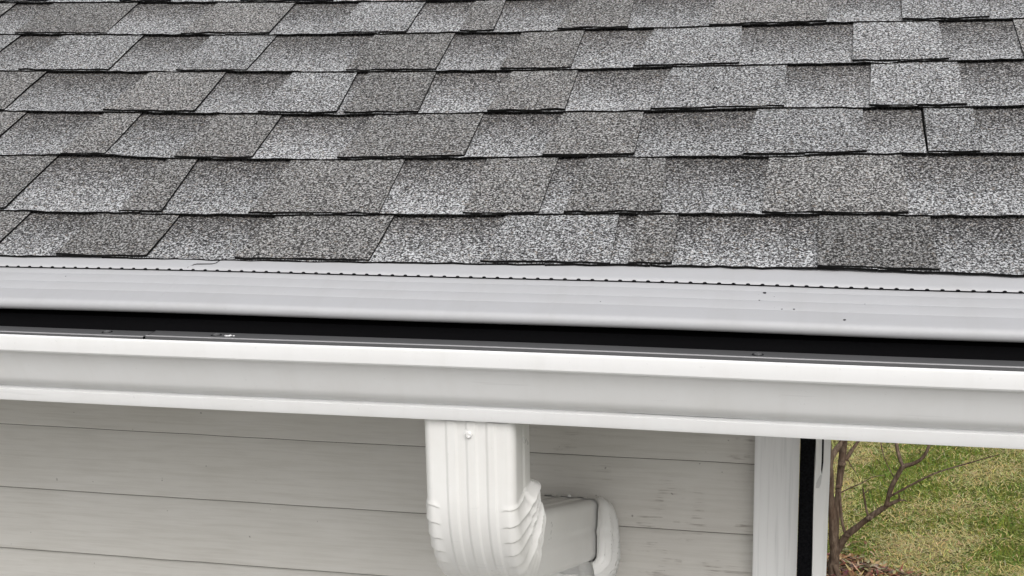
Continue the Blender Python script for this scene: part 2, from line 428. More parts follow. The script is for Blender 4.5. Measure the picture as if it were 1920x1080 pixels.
part(mb.build('rear_slope', M_shingle), roof)
mb = MB(); extrude_x(mb, [(RY - .15, RZ - .045), (RY, RZ + .02), (RY + .15, RZ - .045), (RY + .15, RZ - .051), (RY, RZ + .012), (RY - .15, RZ - .051)], [UMIN, UMAX], closed=True)
part(mb.build('ridge_cap', M_shingle), roof)
mb = MB(); mb.box((UMIN, .131, -.02), (UMAX, .152, .139)); part(mb.build('fascia_board', M_white), roof)
mb = MB(); mb.box((UMIN, .153, -.014), (UMAX, .62, -.004)); part(mb.build('soffit_panel', M_soffit), roof)

# ------------------------------------------------------------------ gutter
def gwave(x):
    return (0.0008 * math.sin(x * 3.1 + .4) + .0005 * math.sin(x * 9.3), 0.0008 * math.sin(x * 2.3 + 1.0) + .0005 * math.sin(x * 7.7 + 2))
XS = list(np.arange(-1.75, 1.351, .04))
gut = tag(empty('gutter'), 'long white metal gutter with curved front running along the roof edge', 'gutter')
prof = [(.126, .100), (.126, .004), (.124, .0005), (.119, 0), (.004, 0), (.0008, .0006), (0, .003), (-.0002, .0138)]
prof += [(.0012, .0148), (.0042, .0160), (.0042, .0178), (.0012, .0196), (-.0006, .0206), (-.0014, .0218)]
prof += bez((-.0014, .0218), (-.0066, .0236), (-.0112, .0285), (-.0140, .0350), 8)[1:]
prof += bez((-.0140, .0350), (-.0195, .0480), (-.0240, .0585), (-.0300, .0665), 7)[1:]
prof += [(-.0318, .0689), (-.0342, .0716)]
prof += [(-.0372, .0731), (-.0382, .0746), (-.0384, .0800), (-.0384, .0888), (-.0381, .0906), (-.0372, .0916), (-.0362, .0911), (-.0357, .0872), (-.012, .0868)]
mb = MB(); extrude_x(mb, thick(prof, -.0012), XS, gwave, closed=True)
mb.build('trough', M_gutter, gut, 28)
mb = MB(); mb.box((-.100, .014, -.028), (-.008, .092, .0015)); mb.build('outlet', M_gutter, gut)
for hx in (-1.3, -.75, -.12, .42, 1.0):
    mb = MB(); mb.box((hx - .012, -.02, .0795), (hx + .012, .122, .0815)); mb.build('hanger', M_flange, gut)

# ------------------------------------------------------------------ gutter guard
grd = tag(empty('gutter_guard'), 'light grey metal hood gutter guard with a dark slot, tucked under the lowest shingles', 'gutter guard')
XSEAM = -.4365
def gw2(x): return (0, 0.0007 * math.sin(x * 4.0 + 2) + .0004 * math.sin(x * 11))
def hz(y): return .1226 + .26 * (y - .02)
def ridge(y0):         # rolled line in the sheet
    return [(y0 + .0009, hz(y0 + .0009)), (y0 + .0003, hz(y0) - .00018), (y0 - .0003, hz(y0) - .00018), (y0 - .0009, hz(y0 - .0009))]
hp = [(.128, hz(.128))] + [(.0985, hz(.0985))]
for y0 in (.088, .0665, .0455): hp += ridge(y0)
hp += [(.0255, hz(.0255))]
for a_ in np.linspace(75, 262, 16): hp.append((.0222 + .0067 * math.cos(R(a_ + 29)), .1165 + .0067 * math.sin(R(a_ + 29))))
hp += [(.034, .1112)]
xl = [x for x in XS if x < XSEAM - .01] + [XSEAM]
xr = [XSEAM + .0001] + [x for x in XS if x > XSEAM + .01]
mb = MB(); extrude_x(mb, thick(hp, .0007), xl, gw2, closed=True); mb.build('hood_panel', M_hood, grd, 28)
mb = MB(); extrude_x(mb, thick(hp, .0007), xr, gw2, closed=True); mb.build('hood_panel', M_hood, grd, 28)
# upper strip whose front lip stands clear of the hood over a row of drain holes
def strip_prof(dz): return [(.160, .1627 + dz), (.104, .1490 + dz), (.1020, .1482 + dz), (.1004, .1471 + dz), (.0995, .1462 + dz), (.0994, .1458 + dz)]
def strip(xs, dz, cut=None):
    mb = MB(); P = thick(strip_prof(dz), .0009)
    n = len(P); V = []; F = []
    for i, x in enumerate(xs):
        dy, z2 = gw2(x)
        for y, z in P:
            xx = x
            if cut and i == cut[0]:
                f = (y - .100) / .028
                xx = cut[1] + (0.006 if f > .12 else 0) + (0.024 if f > .55 else 0.0)
            V.append((xx, y, z + z2))
    for i in range(len(xs) - 1):
        for j in range(n): a = i * n + j; b_ = i * n + (j + 1) % n; F.append((a, b_, b_ + n, a + n))
    F.append(tuple(range(n - 1, -1, -1))); F.append(tuple((len(xs) - 1) * n + j for j in range(n)))
    mb.add(V, F); return mb
# left strip ends in a stepped jog lying on the right strip
mb = strip([x for x in XS if x < XSEAM - .02] + [XSEAM], 0.0)
mb.build('upper_strip', M_hood, grd, 30)
mb = MB()
def sz(y, dz): return np.interp(y, [.0991, .0992, .1002, .1018, .104, .160], [.1452, .1458, .1471, .1482, .1490, .1627]) + dz
# black ribbon along the stepped seam, in place of the shade in it
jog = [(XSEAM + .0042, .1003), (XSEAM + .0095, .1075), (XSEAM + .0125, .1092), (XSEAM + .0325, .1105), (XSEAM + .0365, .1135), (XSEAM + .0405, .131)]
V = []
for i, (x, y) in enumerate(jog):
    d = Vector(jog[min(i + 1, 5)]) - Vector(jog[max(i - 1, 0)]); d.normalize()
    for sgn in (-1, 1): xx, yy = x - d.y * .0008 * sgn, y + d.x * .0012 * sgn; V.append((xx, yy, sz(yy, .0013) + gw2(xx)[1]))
mb = MB(); mb.add(V, [(2 * i, 2 * i + 1, 2 * i + 3, 2 * i + 2) for i in range(5)]); mb.build('seam_shade', M_black, grd)
mb = strip([XSEAM + .0002] + [x for x in XS if x > XSEAM], 0.0)
mb.build('upper_strip', M_hood, grd, 30)
# drain holes: half-round punched openings in the strip's lip
mb = MB(); x = -1.7
while x < 1.3:
    z2 = gw2(x)[1]
    def lip(z): return float(np.interp(z, [.1458, .1462, .1471, .1482], [.0994, .0995, .1004, .1020])) - .0012
    pts = []
    for a in range(0, 9):
        th = math.pi * (1 - a / 8); z = .1455 + .0014 * math.sin(th)
        pts.append((x + .0025 * math.cos(th), lip(z), z + .0005 + z2))
    mb.add(pts, [(0, 1, 7, 8), (1, 2, 6, 7), (2, 3, 5, 6), (3, 4, 5)]); x += .01615
tag(mb.build('drain_hole', M_black, grd), kind='stuff')
mb = MB(); mb.box((-1.74, .1000, .1420), (1.34, .1010, .1462)); mb.build('gap_shade_bar', M_black, grd)  # black bar in place of shade in the gap under the lip
# grey front flange screwed to the gutter lip, with a rolled bead
M_bead = painted_metal('bead_highlight', (0.30, 0.30, 0.31), 0.4, 0.04)  # lighter than the flange, the bead's highlight put into its colour
def flange(x0, x1, dy, dz):
    p = [(-.0045, .0905), (-.0045, .0936), (-.0062, .0942), (-.0330, .0938), (-.0330, .0880)]
    mb = MB(); xs = [x0] + [x for x in XS if x0 + .005 < x < x1 - .005] + [x1]
    extrude_x(mb, [(y + dy, z + dz) for y, z in p], xs, lambda x: (gwave(x)[0], gwave(x)[1]))
    o = mb.build('front_flange', M_flange, grd, 40)
    mb = MB(); p = [(-.0313 + .00115 * math.cos(a), .0940 + .0011 * math.sin(a)) for a in np.linspace(0, math.pi, 7)]
    extrude_x(mb, [(y + dy, z + dz) for y, z in p], xs, gwave); mb.build('rolled_bead', M_bead, o, 60)
    return o
flange(-1.75, -.4275, 0.0, 0.0); flange(-.4255, 1.35, .0022, .0006)
# black liner in the trough, put in for the slot's deep shade
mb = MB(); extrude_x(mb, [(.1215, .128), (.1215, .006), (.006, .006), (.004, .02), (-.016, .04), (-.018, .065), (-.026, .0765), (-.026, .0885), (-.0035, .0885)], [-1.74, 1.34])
mb.build('slot_shade_liner', M_black, grd)
mb = MB(); mb.box((-1.74, .034, .03), (1.34, .12, .1)); mb.build('slot_shade_liner', M_black, grd)

def screw(x, y, z, r, mat, parent, nrm=(0, 0, 1), hexhead=False):
    prof = [(1.55 * r, 0), (1.5 * r, .18 * r), (1.02 * r, .22 * r), (1.0 * r, .65 * r), (.8 * r, .9 * r), (.55 * r, .95 * r), (.45 * r, .72 * r), (0, .70 * r)]
    n = 6 if hexhead else 14; V = []; F = []
    for i, (rr, h) in enumerate(prof):
        seg = 12
        for j in range(seg):
            a = 2 * math.pi * j / seg + .2
            q = rr
            if hexhead and 2 <= i <= 4: q = rr * (math.cos(math.pi / 6) / math.cos((a % (math.pi / 3)) - math.pi / 6))
            V.append(Vector((q * math.cos(a), q * math.sin(a), h * (1 if hexhead else .5))))
        if i:
            for j in range(seg): F.append(((i - 1) * seg + j, (i - 1) * seg + (j + 1) % seg, i * seg + (j + 1) % seg, i * seg + j))
    q = Vector((0, 0, 1)).rotation_difference(Vector(nrm))
    V = [q @ p + Vector((x, y, z)) for p in V]
    o = mesh_obj('screw', V, F, mat, parent, 40)
    if not hexhead:
        W = [q @ Vector((rr * r * math.cos(a), rr * r * math.sin(a), h * r)) + Vector((x, y, z)) for rr, h in ((1.02, .13), (1.5, .12)) for a in np.linspace(0, 2 * math.pi, 16, endpoint=False)]
        mesh_obj('washer', W, [(i, i + 16, (i + 1) % 16 + 16, (i + 1) % 16) for i in range(16)], M_dark, o)
    return o
for sx in (-.482, -.3435, .2705, .92):
    screw(sx, -.0165, (.0939 if sx < -.43 else .0946) + gwave(sx)[1], .0043, M_flange, grd)
# bright smear of sealant beside the middle-left screw
mb = MB()
for _ in range(7):
    px, py, r = -.328 + random.gauss(0, .003), -.0165 + random.gauss(0, .001), random.uniform(.0008, .0019)
    V = [(px + r * 1.5 * math.cos(a) * math.sin(e), py + r * math.sin(a) * math.sin(e), .0945 + gwave(px)[1] + r * .6 * math.cos(e)) for e in (0.01, .8, 1.57) for a in np.linspace(0, 2 * math.pi, 8, endpoint=False)]
    F = [(i * 8 + j, i * 8 + (j + 1) % 8, (i + 1) * 8 + (j + 1) % 8, (i + 1) * 8 + j) for i in (0, 1) for j in range(8)]
    mb.add(V, F)
part(mb.build('sealant_blob', M_silver, None, 60), grd)
# loose granules lying on the hood
mb = MB()
for px, py, r in ((.273, .0844, .0019), (.274, .0807, .0007), (.267, .0803, .0008), (.268, .0668, .0011), (.284, .0764, .0009), (.285, .0510, .0008), (.293, .0480, .0012), (.306, .0487, .0014),
                  (.359, .0288, .0016), (.381, .0663, .0009), (-.589, .080, .0011), (.093, .0516, .0010), (-.35, .06, .0006), (.45, .07, .0007), (.02, .04, .0006)):
    z0 = hz(py) + gw2(px)[1]
    r *= 1.5
    ring = [(px + r * math.cos(a) * random.uniform(.7, 1.1), py + r * 1.2 * math.sin(a) * random.uniform(.7, 1.1)) for a in np.linspace(0, 2 * math.pi, 7, endpoint=False)]
    V = [(x, y, hz(y) - hz(py) + z0 - .0002) for x, y in ring] + [(px + (x - px) * .6, py + (y - py) * .6, z0 + r * .5) for x, y in ring]
    mb.add(V, [tuple(range(7, 14))] + [(i, (i + 1) % 7, (i + 1) % 7 + 7, i + 7) for i in range(7)])
M_speck, nt, b = new_mat('loose_granule', 0.9, (0.03, 0.03, 0.035), 0.2)
tag(mb.build('loose_granules', M_speck), 'dark specks of loose roof granules scattered on the light grey gutter hood', kind='stuff')

# ------------------------------------------------------------------ downspout
dsp = tag(empty('downspout', (-.0535, .05, 0)), 'white ribbed metal downspout with crimped elbows under the gutter, turning back to the wall', 'downspout')
PW, PD = .108, .091
def section(nper=None):
    """rounded rectangle with ribs: list of (x, d, nx, nd, side, q); x across, d from front (0) to back"""
    out = []; r = .011
    hw, hd = PW / 2, PD / 2
    def flute(f):
        o = 0
        for a_, b_ in ((.265, .375), (.485, .595), (.705, .80)):
            o = max(o, min((f - a_ + .018) / .026, (b_ + .008 - f) / .026, 1))
        return .0016 * max(0, o) - .0005
    nf = 120
    for i in range(nf):             # front, left to right
        f = i / (nf - 1); x = -hw + r + (PW - 2 * r) * f
        out.append((x, -hd - flute((x + hw) / PW), 0, -1, 'f', 0.0))
    for i in range(1, 7):
        a = i / 7 * math.pi / 2; out.append((hw - r + r * math.sin(a), -hd + r - r * math.cos(a), math.sin(a), -math.cos(a), 'r', (r - r * math.cos(a)) / PD))
    ns = 26
    def sflute(f): return -.0016 * max(0, math.cos((f - .5) * 2 * math.pi * 3.0)) if .3 < f < .7 else 0
    for i in range(ns):
        f = i / (ns - 1); d = -hd + r + (PD - 2 * r) * f; q = (d + hd) / PD
        out.append((hw + sflute(q), d, 1, 0, 'r', q))
    for i in range(1, 7):
        a = i / 7 * math.pi / 2; out.append((hw - r + r * math.cos(a), hd - r + r * math.sin(a), math.cos(a), math.sin(a), 'r', 1 - (r - r * math.sin(a)) / PD))
    for i in range(nf):
        f = 1 - i / (nf - 1); x = -hw + r + (PW - 2 * r) * f
        out.append((x, hd + flute((x + hw) / PW), 0, 1, 'b', 1.0))
    for i in range(1, 7):
        a = i / 7 * math.pi / 2; out.append((-hw + r - r * math.sin(a), hd - r + r * math.cos(a), -math.sin(a), math.cos(a), 'l', 1 - (r - r * math.cos(a)) / PD))
    for i in range(ns):
        f = 1 - i / (ns - 1); d = -hd + r + (PD - 2 * r) * f; q = (d + hd) / PD
        out.append((-hw - sflute(q), d, -1, 0, 'l', q))
    for i in range(1, 7):
        a = i / 7 * math.pi / 2; out.append((-hw + r - r * math.cos(a), -hd + r - r * math.sin(a), -math.cos(a), -math.sin(a), 'l', (r - r * math.sin(a)) / PD))
    return out
SEC = section()
def sweep(frames, name, disp=None, scale=1.0, end_jag=(0, 0), smooth=32):
    """frames: (cx, cy, cz, theta, s) ; theta = tilt of the pipe from straight down towards the wall"""
    V, F = [], []; n = len(SEC)
    for fi, (cx, cy_, cz, th, s) in enumerate(frames):
        D = (math.cos(th), math.sin(th)); Tn = (math.sin(th), -math.cos(th))
        for j, (x, d, nx, nd, side, q) in enumerate(SEC):
            o = disp(s, x, d, side, q) if disp else 0
            jag = 0
            if fi == 0 and end_jag[0]: jag = end_jag[0] * noise.noise(Vector((x * 60, d * 60, 3.1)))
            if fi == len(frames) - 1 and end_jag[1]: jag = end_jag[1] * noise.noise(Vector((x * 60, d * 60, 7.7)))
            xx = x * scale + nx * o; dd = d * scale + nd * o
            V.append((cx + xx, cy_ + D[0] * dd + Tn[0] * jag, cz + D[1] * dd + Tn[1] * jag))
    for i in range(len(frames) - 1):
        for j in range(n):
            a = i * n + j; b_ = i * n + (j + 1) % n; F.append((a, a + n, b_ + n, b_))
    o = mesh_obj(name, V, F, M_pipe, None, smooth)
    return part(o, dsp)
bpy.context.view_layer.update()
CX, YC0 = -.0535, .008 + PD / 2
THM = R(73); RI = .064; ZB = -.0985           # bend angle, inner radius, height where the bend starts
rc = RI + PD / 2
def sawtooth(p):
    s = p - math.floor(p)
    return (s / .90) ** 1.35 if s < .90 else 1 - (s - .90) / .10
def sm(a, b, x): t = min(1, max(0, (x - a) / (b - a))); return t * t * (3 - 2 * t)
NPL, NP2 = 9, 13
def pleat1(s, x, d, side, q):
    if s < 0 or s > 1: return 0
    e = sm(0.0, .05, s) * (1 - sm(.97, 1.0, s))
    if side in 'rl':
        ph = s * NPL - .45 * (1 - q) + 1 + .1 * noise.noise(Vector((s * 9, q * 2, 1.0 if side == 'r' else 5.0)))
        A = .0118 * (.12 + .88 * sm(0, .6, q)) * (.8 + .4 * noise.noise(Vector((math.floor(ph) * 1.7, 0.3, 2.2))))
        return e * A * sawtooth(ph) + e * .0012 * sm(0, .3, q)
    if side == 'f':
        edge = sm(.64, .80, abs(x) / (PW / 2))
        return e * .00137 * edge * sawtooth(s * NPL - .45 - 1.0 * (.8 - abs(x) / (PW / 2)) + 3)
    if side == 'b':
        return -e * .004 * (.5 - .5 * math.cos(2 * math.pi * s * NPL))
    return 0
fr = [(CX, YC0, -.002, 0, -1)]
for i in range(1, 24): fr.append((CX, YC0, -.002 + (ZB + .002) * i / 24, 0, -1))
cyb, czb = YC0 + rc, ZB
NB = 380
for i in range(NB + 1):
    th = THM * i / NB
    fr.append((CX, cyb - math.cos(th) * rc, czb - math.sin(th) * rc, th, i / NB))
cy1, cz1 = fr[-1][1], fr[-1][2]
Td = (math.sin(THM), -math.cos(THM))
for i in range(1, 5): fr.append((CX, cy1 + Td[0] * .003 * i, cz1 + Td[1] * .003 * i, THM, 2))
sweep(fr, 'upper_elbow', pleat1, 1.0, (.002, .008))
# offset pipe
WALLY = .50
rc2 = .036 + PD / 2
c2y = WALLY - .012 - PD / 2 - rc2            # centre of the lower bend
y2 = c2y + math.cos(THM) * rc2               # start of the lower bend on the pipe's axis
Lp = (y2 - cy1) / Td[0]
z2 = cz1 + Td[1] * Lp
SH = .036
fr = []
for i in range(41):
    l = -.01 + (Lp + .02) * i / 40
    fr.append((CX + SH * (i / 40), cy1 + Td[0] * l, cz1 + Td[1] * l, THM, 0))
sweep(fr, 'offset_pipe', None, .972, (0, .0))
def pleat2(s, x, d, side, q):
    if s < 0 or s > 1: return 0
    e = sm(0.06, .34, s) * (1 - sm(.96, 1.0, s)); p = 1 - q
    if side in 'rl':
        ph = s * NP2 + .5 * q + .15 * noise.noise(Vector((s * 9, q * 2, 3.0)))
        A = .0150 * (.45 + .65 * sm(0, .6, p)) * (.8 + .4 * noise.noise(Vector((math.floor(ph) * 1.7, 4.3, 2.2))))
        return e * A * sawtooth(ph) + .011 * sm(.08, .6, s) * (1 - sm(.97, 1, s))
    if side == 'f':
        return -e * .008 * (1 - sawtooth(s * NP2)) + .003 * e * noise.noise(Vector((x * 40, s * 14, 1)))
    if side == 'b':
        return e * .0016 * sm(.72, 1.0, abs(x) / (PW / 2)) * sawtooth(s * NPL + .35)
    return 0
fr = []
cx2 = CX + SH
for i in range(6): l = -.012 * (1 - i / 6); fr.append((cx2, y2 + Td[0] * l, z2 + Td[1] * l, THM, -1))
czc = z2 - math.sin(THM) * rc2
for i in range(NB + 1):
    th = THM * (1 - i / NB)
    fr.append((cx2, c2y + math.cos(th) * rc2, czc + math.sin(th) * rc2, th, i / NB))
fr.append((cx2, fr[-1][1], fr[-1][2] - .05, 0, 2))
zl = fr[-1][2]; yl = fr[-1][1]
sweep(fr, 'lower_elbow', pleat2, 1.0, (.008, 0))
sweep([(cx2, yl, zl + .012 - 2.25 * i / 12, 0, 0) for i in range(13)], 'wall_pipe', None, .955)
part(screw(-.0521, .0080, -.0175, .0046, M_wscrew, None, (0, -1, 0), True), dsp)
nt_ = (0, -math.cos(THM), -math.sin(THM))
def on_pipe(l, x, d): return (CX + x, cy1 + Td[0] * l + math.cos(THM) * d, cz1 + Td[1] * l + math.sin(THM) * d)
for l, x, d, nn in ((.004, PW / 2, -.012, (1, 0, 0)), (.004, PW / 2, .026, (1, 0, 0)), (Lp - .006, SH + .01, PD / 2, (0, math.cos(THM), math.sin(THM)))):
    part(screw(*on_pipe(l, x, d), .0032, M_wscrew, None, nn, True), dsp)

# ------------------------------------------------------------------ wall
mb = MB(); mb.box((UMIN, .5135, GZ), (.283, .60, -.015)); mb.box((.2, .605, GZ), (.283, 3.3, -.015))
wall = part(mb.build('wall', M_soffit), house)
bpy.context.view_layer.update()
EXP, Z0 = .1109, -.2073
ztop = -.015
def board_mesh(name, length_axis, a0, a1, seed):
    """clapboard: thick lower edge leaning out, thin upper edge tucked behind the board above"""
    rb = random.Random(seed); V = []; F = []; st = np.linspace(a0, a1, 30)
    for a in st:
        dz = .0008 * math.sin(a * 3 + seed) + rb.gauss(0, .0002)
        p = [(.0125, -.0010 + dz), (-.0040, dz - .0010), (-.0060, dz - .0003), (-.0074, dz + .0012), (-.0078, dz + .0035), (.0052, EXP + .012), (.0125, EXP + .012)]
        V += [((a, y, z) if length_axis == 'x' else (-y, a, z)) for y, z in p]
    n = 7
    for i in range(len(st) - 1):
        for j in range(n):
            q = i * n + j; r = i * n + (j + 1) % n
            F.append((q, r, r + n, q + n) if length_axis == 'x' else (q, q + n, r + n, r))
    F.append(tuple(range(n))); F.append(tuple((len(st) - 1) * n + j for j in reversed(range(n))))
    return V, F
i = -2
while True:
    zb = Z0 + .1109 - EXP * (i + 1)
    if zb < GZ + .25: break
    if zb + EXP + .012 > ztop + .06: i += 1; continue
    V, F = board_mesh('siding_board', 'x', UMIN, .2515, i)
    part(mesh_obj('siding_board', [(x, y + WALLY, z + zb) for x, y, z in V], F, [M_siding, M_lap_shade], None, None, [1 if (q % 7 in (0, 1, 2) and q < 29 * 7) else 0 for q in range(len(F))]), wall)
    V, F = board_mesh('siding_board', 'x', .525, 3.3, i + 50)       # the side wall's boards, turned a quarter
    o = mesh_obj('siding_board', V, F, [M_siding, M_lap_shade], None, None, [1 if (q % 7 in (0, 1, 2) and q < 29 * 7) else 0 for q in range(len(F))])
    o.location = (.3000, 0, zb); o.rotation_euler = (0, 0, math.pi / 2); part(o, wall)
    i += 1
mb = MB(); mb.box((UMIN, .490, GZ), (.2505, .512, GZ + .27)); part(mb.build('skirt_board', M_corner), wall)
def bev_box(name, a, b, mat, bw=.002, par=None):
    bm = bmesh.new(); bmesh.ops.create_cube(bm, size=1)
    for v_ in bm.verts: v_.co = Vector([(a[k] + b[k]) / 2 + v_.co[k] * (b[k] - a[k]) for k in range(3)])
    bmesh.ops.bevel(bm, geom=bm.edges[:], offset=bw, segments=2, affect='EDGES')
    me = bpy.data.meshes.new(name); bm.to_mesh(me); bm.free(); me.materials.append(mat)
    me.polygons.foreach_set('use_smooth', [True] * len(me.polygons)); me.set_sharp_from_angle(angle=R(50))
    return part(link(bpy.data.objects.new(name, me)), par or wall)
bev_box('corner_board', (.2520, .466, GZ), (.3155, .534, ztop), M_corner)
bev_box('dark_strip', (.3159, .499, GZ), (.3405, .528, ztop), M_dark, .001)  # near-black strip set back between corner board and trim
# narrow white trim beyond the dark strip, slotted and chipped at its top
mb = MB()
tx0, tx1, ty = .3373, .3572, .410
zs = [GZ, -1.2, -.32, -.25, -.19, -.168, -.15, -.13, -.10, ztop]
V = []; F = []
lft = [tx0 - .001, tx0, tx0, tx0 - .0008, tx0 - .0004, tx0 + .0006, tx0 + .0003, tx0, tx0, tx0]
for z, l in zip(zs, lft): V += [(l, ty, z), (tx1 - (.0006 if z < -.2 else 0), ty, z)]
for q in range(len(zs) - 1): F.append((2 * q, 2 * q + 1, 2 * q + 3, 2 * q + 2))
m_ = len(V); V += [(x, y + .112, z) for x, y, z in V]
for q in range(len(zs) - 1):
    F.append((2 * q + 1, 2 * q + 1 + m_, 2 * q + 3 + m_, 2 * q + 3)); F.append((2 * q, 2 * q + 2, 2 * q + 2 + m_, 2 * q + m_))
mb.add(V, F); part(mb.build('trim_strip', M_white), wall)
mb = MB(); P = [(.3446, -.09), (.3476, -.09), (.3480, -.1679), (.3464, -.1867), (.3452, -.1791), (.3456, -.1635)]
mb.add([(x, ty - .0006, z) for x, z in P], [tuple(reversed(range(6)))]); part(mb.build('trim_slot', M_dark), wall)
mb = MB(); P = [(.3387, -.2069), (.3430, -.2066), (.3452, -.2012), (.3458, -.1952), (.3466, -.1872), (.3448, -.1862), (.3414, -.1929), (.3392, -.1994)]
M_chip, nt, b = new_mat('bare_primer', 0.7, (0.62, 0.62, 0.62), 0.3)
mb.add([(x, ty - .0003, z) for x, z in P], [tuple(reversed(range(len(P))))]); part(mb.build('chipped_paint', M_chip), wall)

# ------------------------------------------------------------------ bare tree by the corner
TY = 6.15
tree = tag(empty('bare_tree', (.53, TY, GZ)), 'leafless multi-stemmed small tree with grey brown bark standing in the mulch', 'tree')
bpy.context.view_layer.update()
M_bark, nt, b = new_mat('grey_brown_bark', 0.9, spec=0.15)
v = coords(nt, (60, 60, 14)); n = noise_tex(nt, v, 1.0, 5.0, 0.65); n2 = noise_tex(nt, coords(nt), 9, 3.0)
c1 = ramp(nt, [(0.30, (0.045, 0.030, 0.023)), (0.52, (0.15, 0.11, 0.082)), (0.75, (0.30, 0.235, 0.18))], n)
nt.links.new(mix(nt, ramp(nt, [(.4, 0.0), (.65, .6)], n2), c1, (0.11, 0.070, 0.048)), b.inputs['Base Color'])
bump(nt, b, n, 0.8, 0.006)
def tube(mb, pts, radii, sides=9, sub=4):
    P = [Vector(p) for p in pts]; Q = []; RR = []
    for i in range(len(P) - 1):
        p0, p1, p2, p3 = P[max(i - 1, 0)], P[i], P[i + 1], P[min(i + 2, len(P) - 1)]
        for s in range(sub):
            t = s / sub
            Q.append(.5 * ((2 * p1) + (p2 - p0) * t + (2 * p0 - 5 * p1 + 4 * p2 - p3) * t * t + (3 * p1 - p0 - 3 * p2 + p3) * t ** 3))
            RR.append(radii[i] + (radii[i + 1] - radii[i]) * t)
    Q.append(P[-1]); RR.append(radii[-1]); V = []; F = []
    for i, q in enumerate(Q):
        d = (Q[min(i + 1, len(Q) - 1)] - Q[max(i - 1, 0)]).normalized()
        a = d.cross(Vector((0.2, 1, 0.1))).normalized(); b_ = d.cross(a)
        wob = RR[i] * (1 + .16 * noise.noise(q * 9))
        for j in range(sides):
            th = 2 * math.pi * j / sides
            V.append(q + (a * math.cos(th) + b_ * math.sin(th)) * wob * (1 + .14 * noise.noise(q * 14 + Vector((j, 0, 0)))))
    for i in range(len(Q) - 1):
        for j in range(sides):
            k = i * sides + j; l = i * sides + (j + 1) % sides; F.append((k, l, l + sides, k + sides))
    F.append(tuple(range(sides))); F.append(tuple((len(Q) - 1) * sides + j for j in reversed(range(sides))))
    mb.add(V, F)
def limb(name, pts, radii, y0=0, y1=0, sides=9):
    mb = MB(); n = len(pts)
    tube(mb, [(x, TY + y0 + (y1 - y0) * i / max(1, n - 1), z) for i, (x, z) in enumerate(pts)], radii, sides)
    return part(mb.build(name, M_bark, None, 60), tree)
k = .00148
limb('trunk', [(.505, -2.95), (.514, -2.88), (.524, -2.734), (.511, -2.572), (.499, -2.447), (.486, -2.305), (.478, -2.15), (.450, -1.85), (.40, -1.3)], [26*k, 24*k/1.0*.9, 20*k, 18*k, 15*k, 14*k, 13*k, 10*k, 4*k], 0, -.15)
limb('trunk', [(.517, -2.93), (.519, -2.80), (.521, -2.707), (.528, -2.526), (.535, -2.347), (.547, -2.213), (.558, -2.049), (.568, -1.8), (.60, -1.3)], [17*k, 18*k, 16*k, 13*k, 12*k, 14*k, 15*k, 12*k, 4*k], .03, .12)
limb('branch', [(.504, -2.800), (.546, -2.672), (.585, -2.585), (.644, -2.515), (.703, -2.447), (.752, -2.396), (.797, -2.348), (.863, -2.299)], [15*k, 14*k, 14*k, 12*k, 11*k, 11*k, 9*k, 6*k], -.03, -.2)
limb('branch', [(.585, -2.585), (.560, -2.524), (.546, -2.426), (.538, -2.337)], [8*k, 6*k, 6*k, 6*k], -.08, -.02)
limb('branch', [(.543, -2.06), (.489, -2.137), (.475, -2.19)][::-1] + [(.60, -1.98), (.65, -1.7)], [13*k, 12*k, 12*k, 10*k, 5*k], -.02, .1)
limb('branch', [(.570, -2.185), (.619, -2.112), (.665, -2.052), (.719, -1.975), (.80, -1.75)], [9*k, 7*k, 6.5*k, 5*k, 3*k], .1, .25)
limb('branch', [(.790, -2.36), (.813, -2.241), (.845, -2.151), (.873, -2.089), (.929, -2.058), (.989, -1.978), (1.06, -1.7)], [9*k, 10*k, 9*k, 9*k, 7*k, 6*k, 3*k], -.17, -.3)
limb('branch', [(.873, -2.089), (.853, -2.055), (.829, -1.952), (.80, -1.7)], [8*k, 7*k, 6*k, 3*k], -.24, -.1)
limb('branch', [(.806, -2.285), (.942, -2.181), (1.042, -2.109), (1.127, -2.061), (1.211, -2.018), (1.36, -1.95)], [4.5*k, 4*k, 3.5*k, 3*k, 2.6*k, 1.5*k], -.2, -.35, 6)
limb('twig', [(.703, -2.447), (.679, -2.355), (.664, -2.267), (.658, -2.241)], [6*k, 4*k, 3.6*k, 3*k], -.14, -.2, 6)
limb('twig', [(.667, -2.281), (.684, -2.262), (.690, -2.255)], [2.6*k, 2.2*k, 1.6*k], -.19, -.2, 5)
limb('twig', [(.545, -2.359), (.617, -2.324), (.674, -2.302), (.721, -2.277), (.793, -2.264)], [3*k, 2.2*k, 1.9*k, 1.6*k, 1.4*k], .02, .1, 5)
limb('twig', [(.58, -2.175), (.606, -2.215), (.631, -2.243)], [2.4*k, 2*k, 1.4*k], .1, .05, 5)
limb('twig', [(.745, -1.95), (.761, -2.034), (.787, -2.102), (.83, -2.174)], [3*k, 2.2*k, 2*k, 2*k], -.1, -.2, 5)
limb('twig', [(.863, -2.299), (.858, -2.269), (.851, -2.258)], [4*k, 3*k, 2*k], -.2, -.22, 5)
limb('twig', [(.855, -2.303), (.882, -2.301), (.905, -2.307)], [4*k, 2.6*k, 1.4*k], -.2, -.2, 5)
limb('root', [(.522, -2.78), (.548, -2.842), (.566, -2.90), (.575, -2.96)], [12*k, 11*k, 11*k, 10*k], -.05, -.12)
for (x, z, y) in ((.591, -2.578, -.09), (.706, -2.44, -.15), (.533, -2.33, .03), (.55, -2.2, .06), (.80, -2.34, -.18)):
    mb = MB(); r = random.uniform(.014, .02)
    tube(mb, [(x - r, TY + y, z), (x, TY + y - r * .5, z + .004), (x + r, TY + y, z + .008)], [r * .5, r * .95, r * .4], 7, 2)
    part(mb.build('knot', M_bark, None, 60), tree)

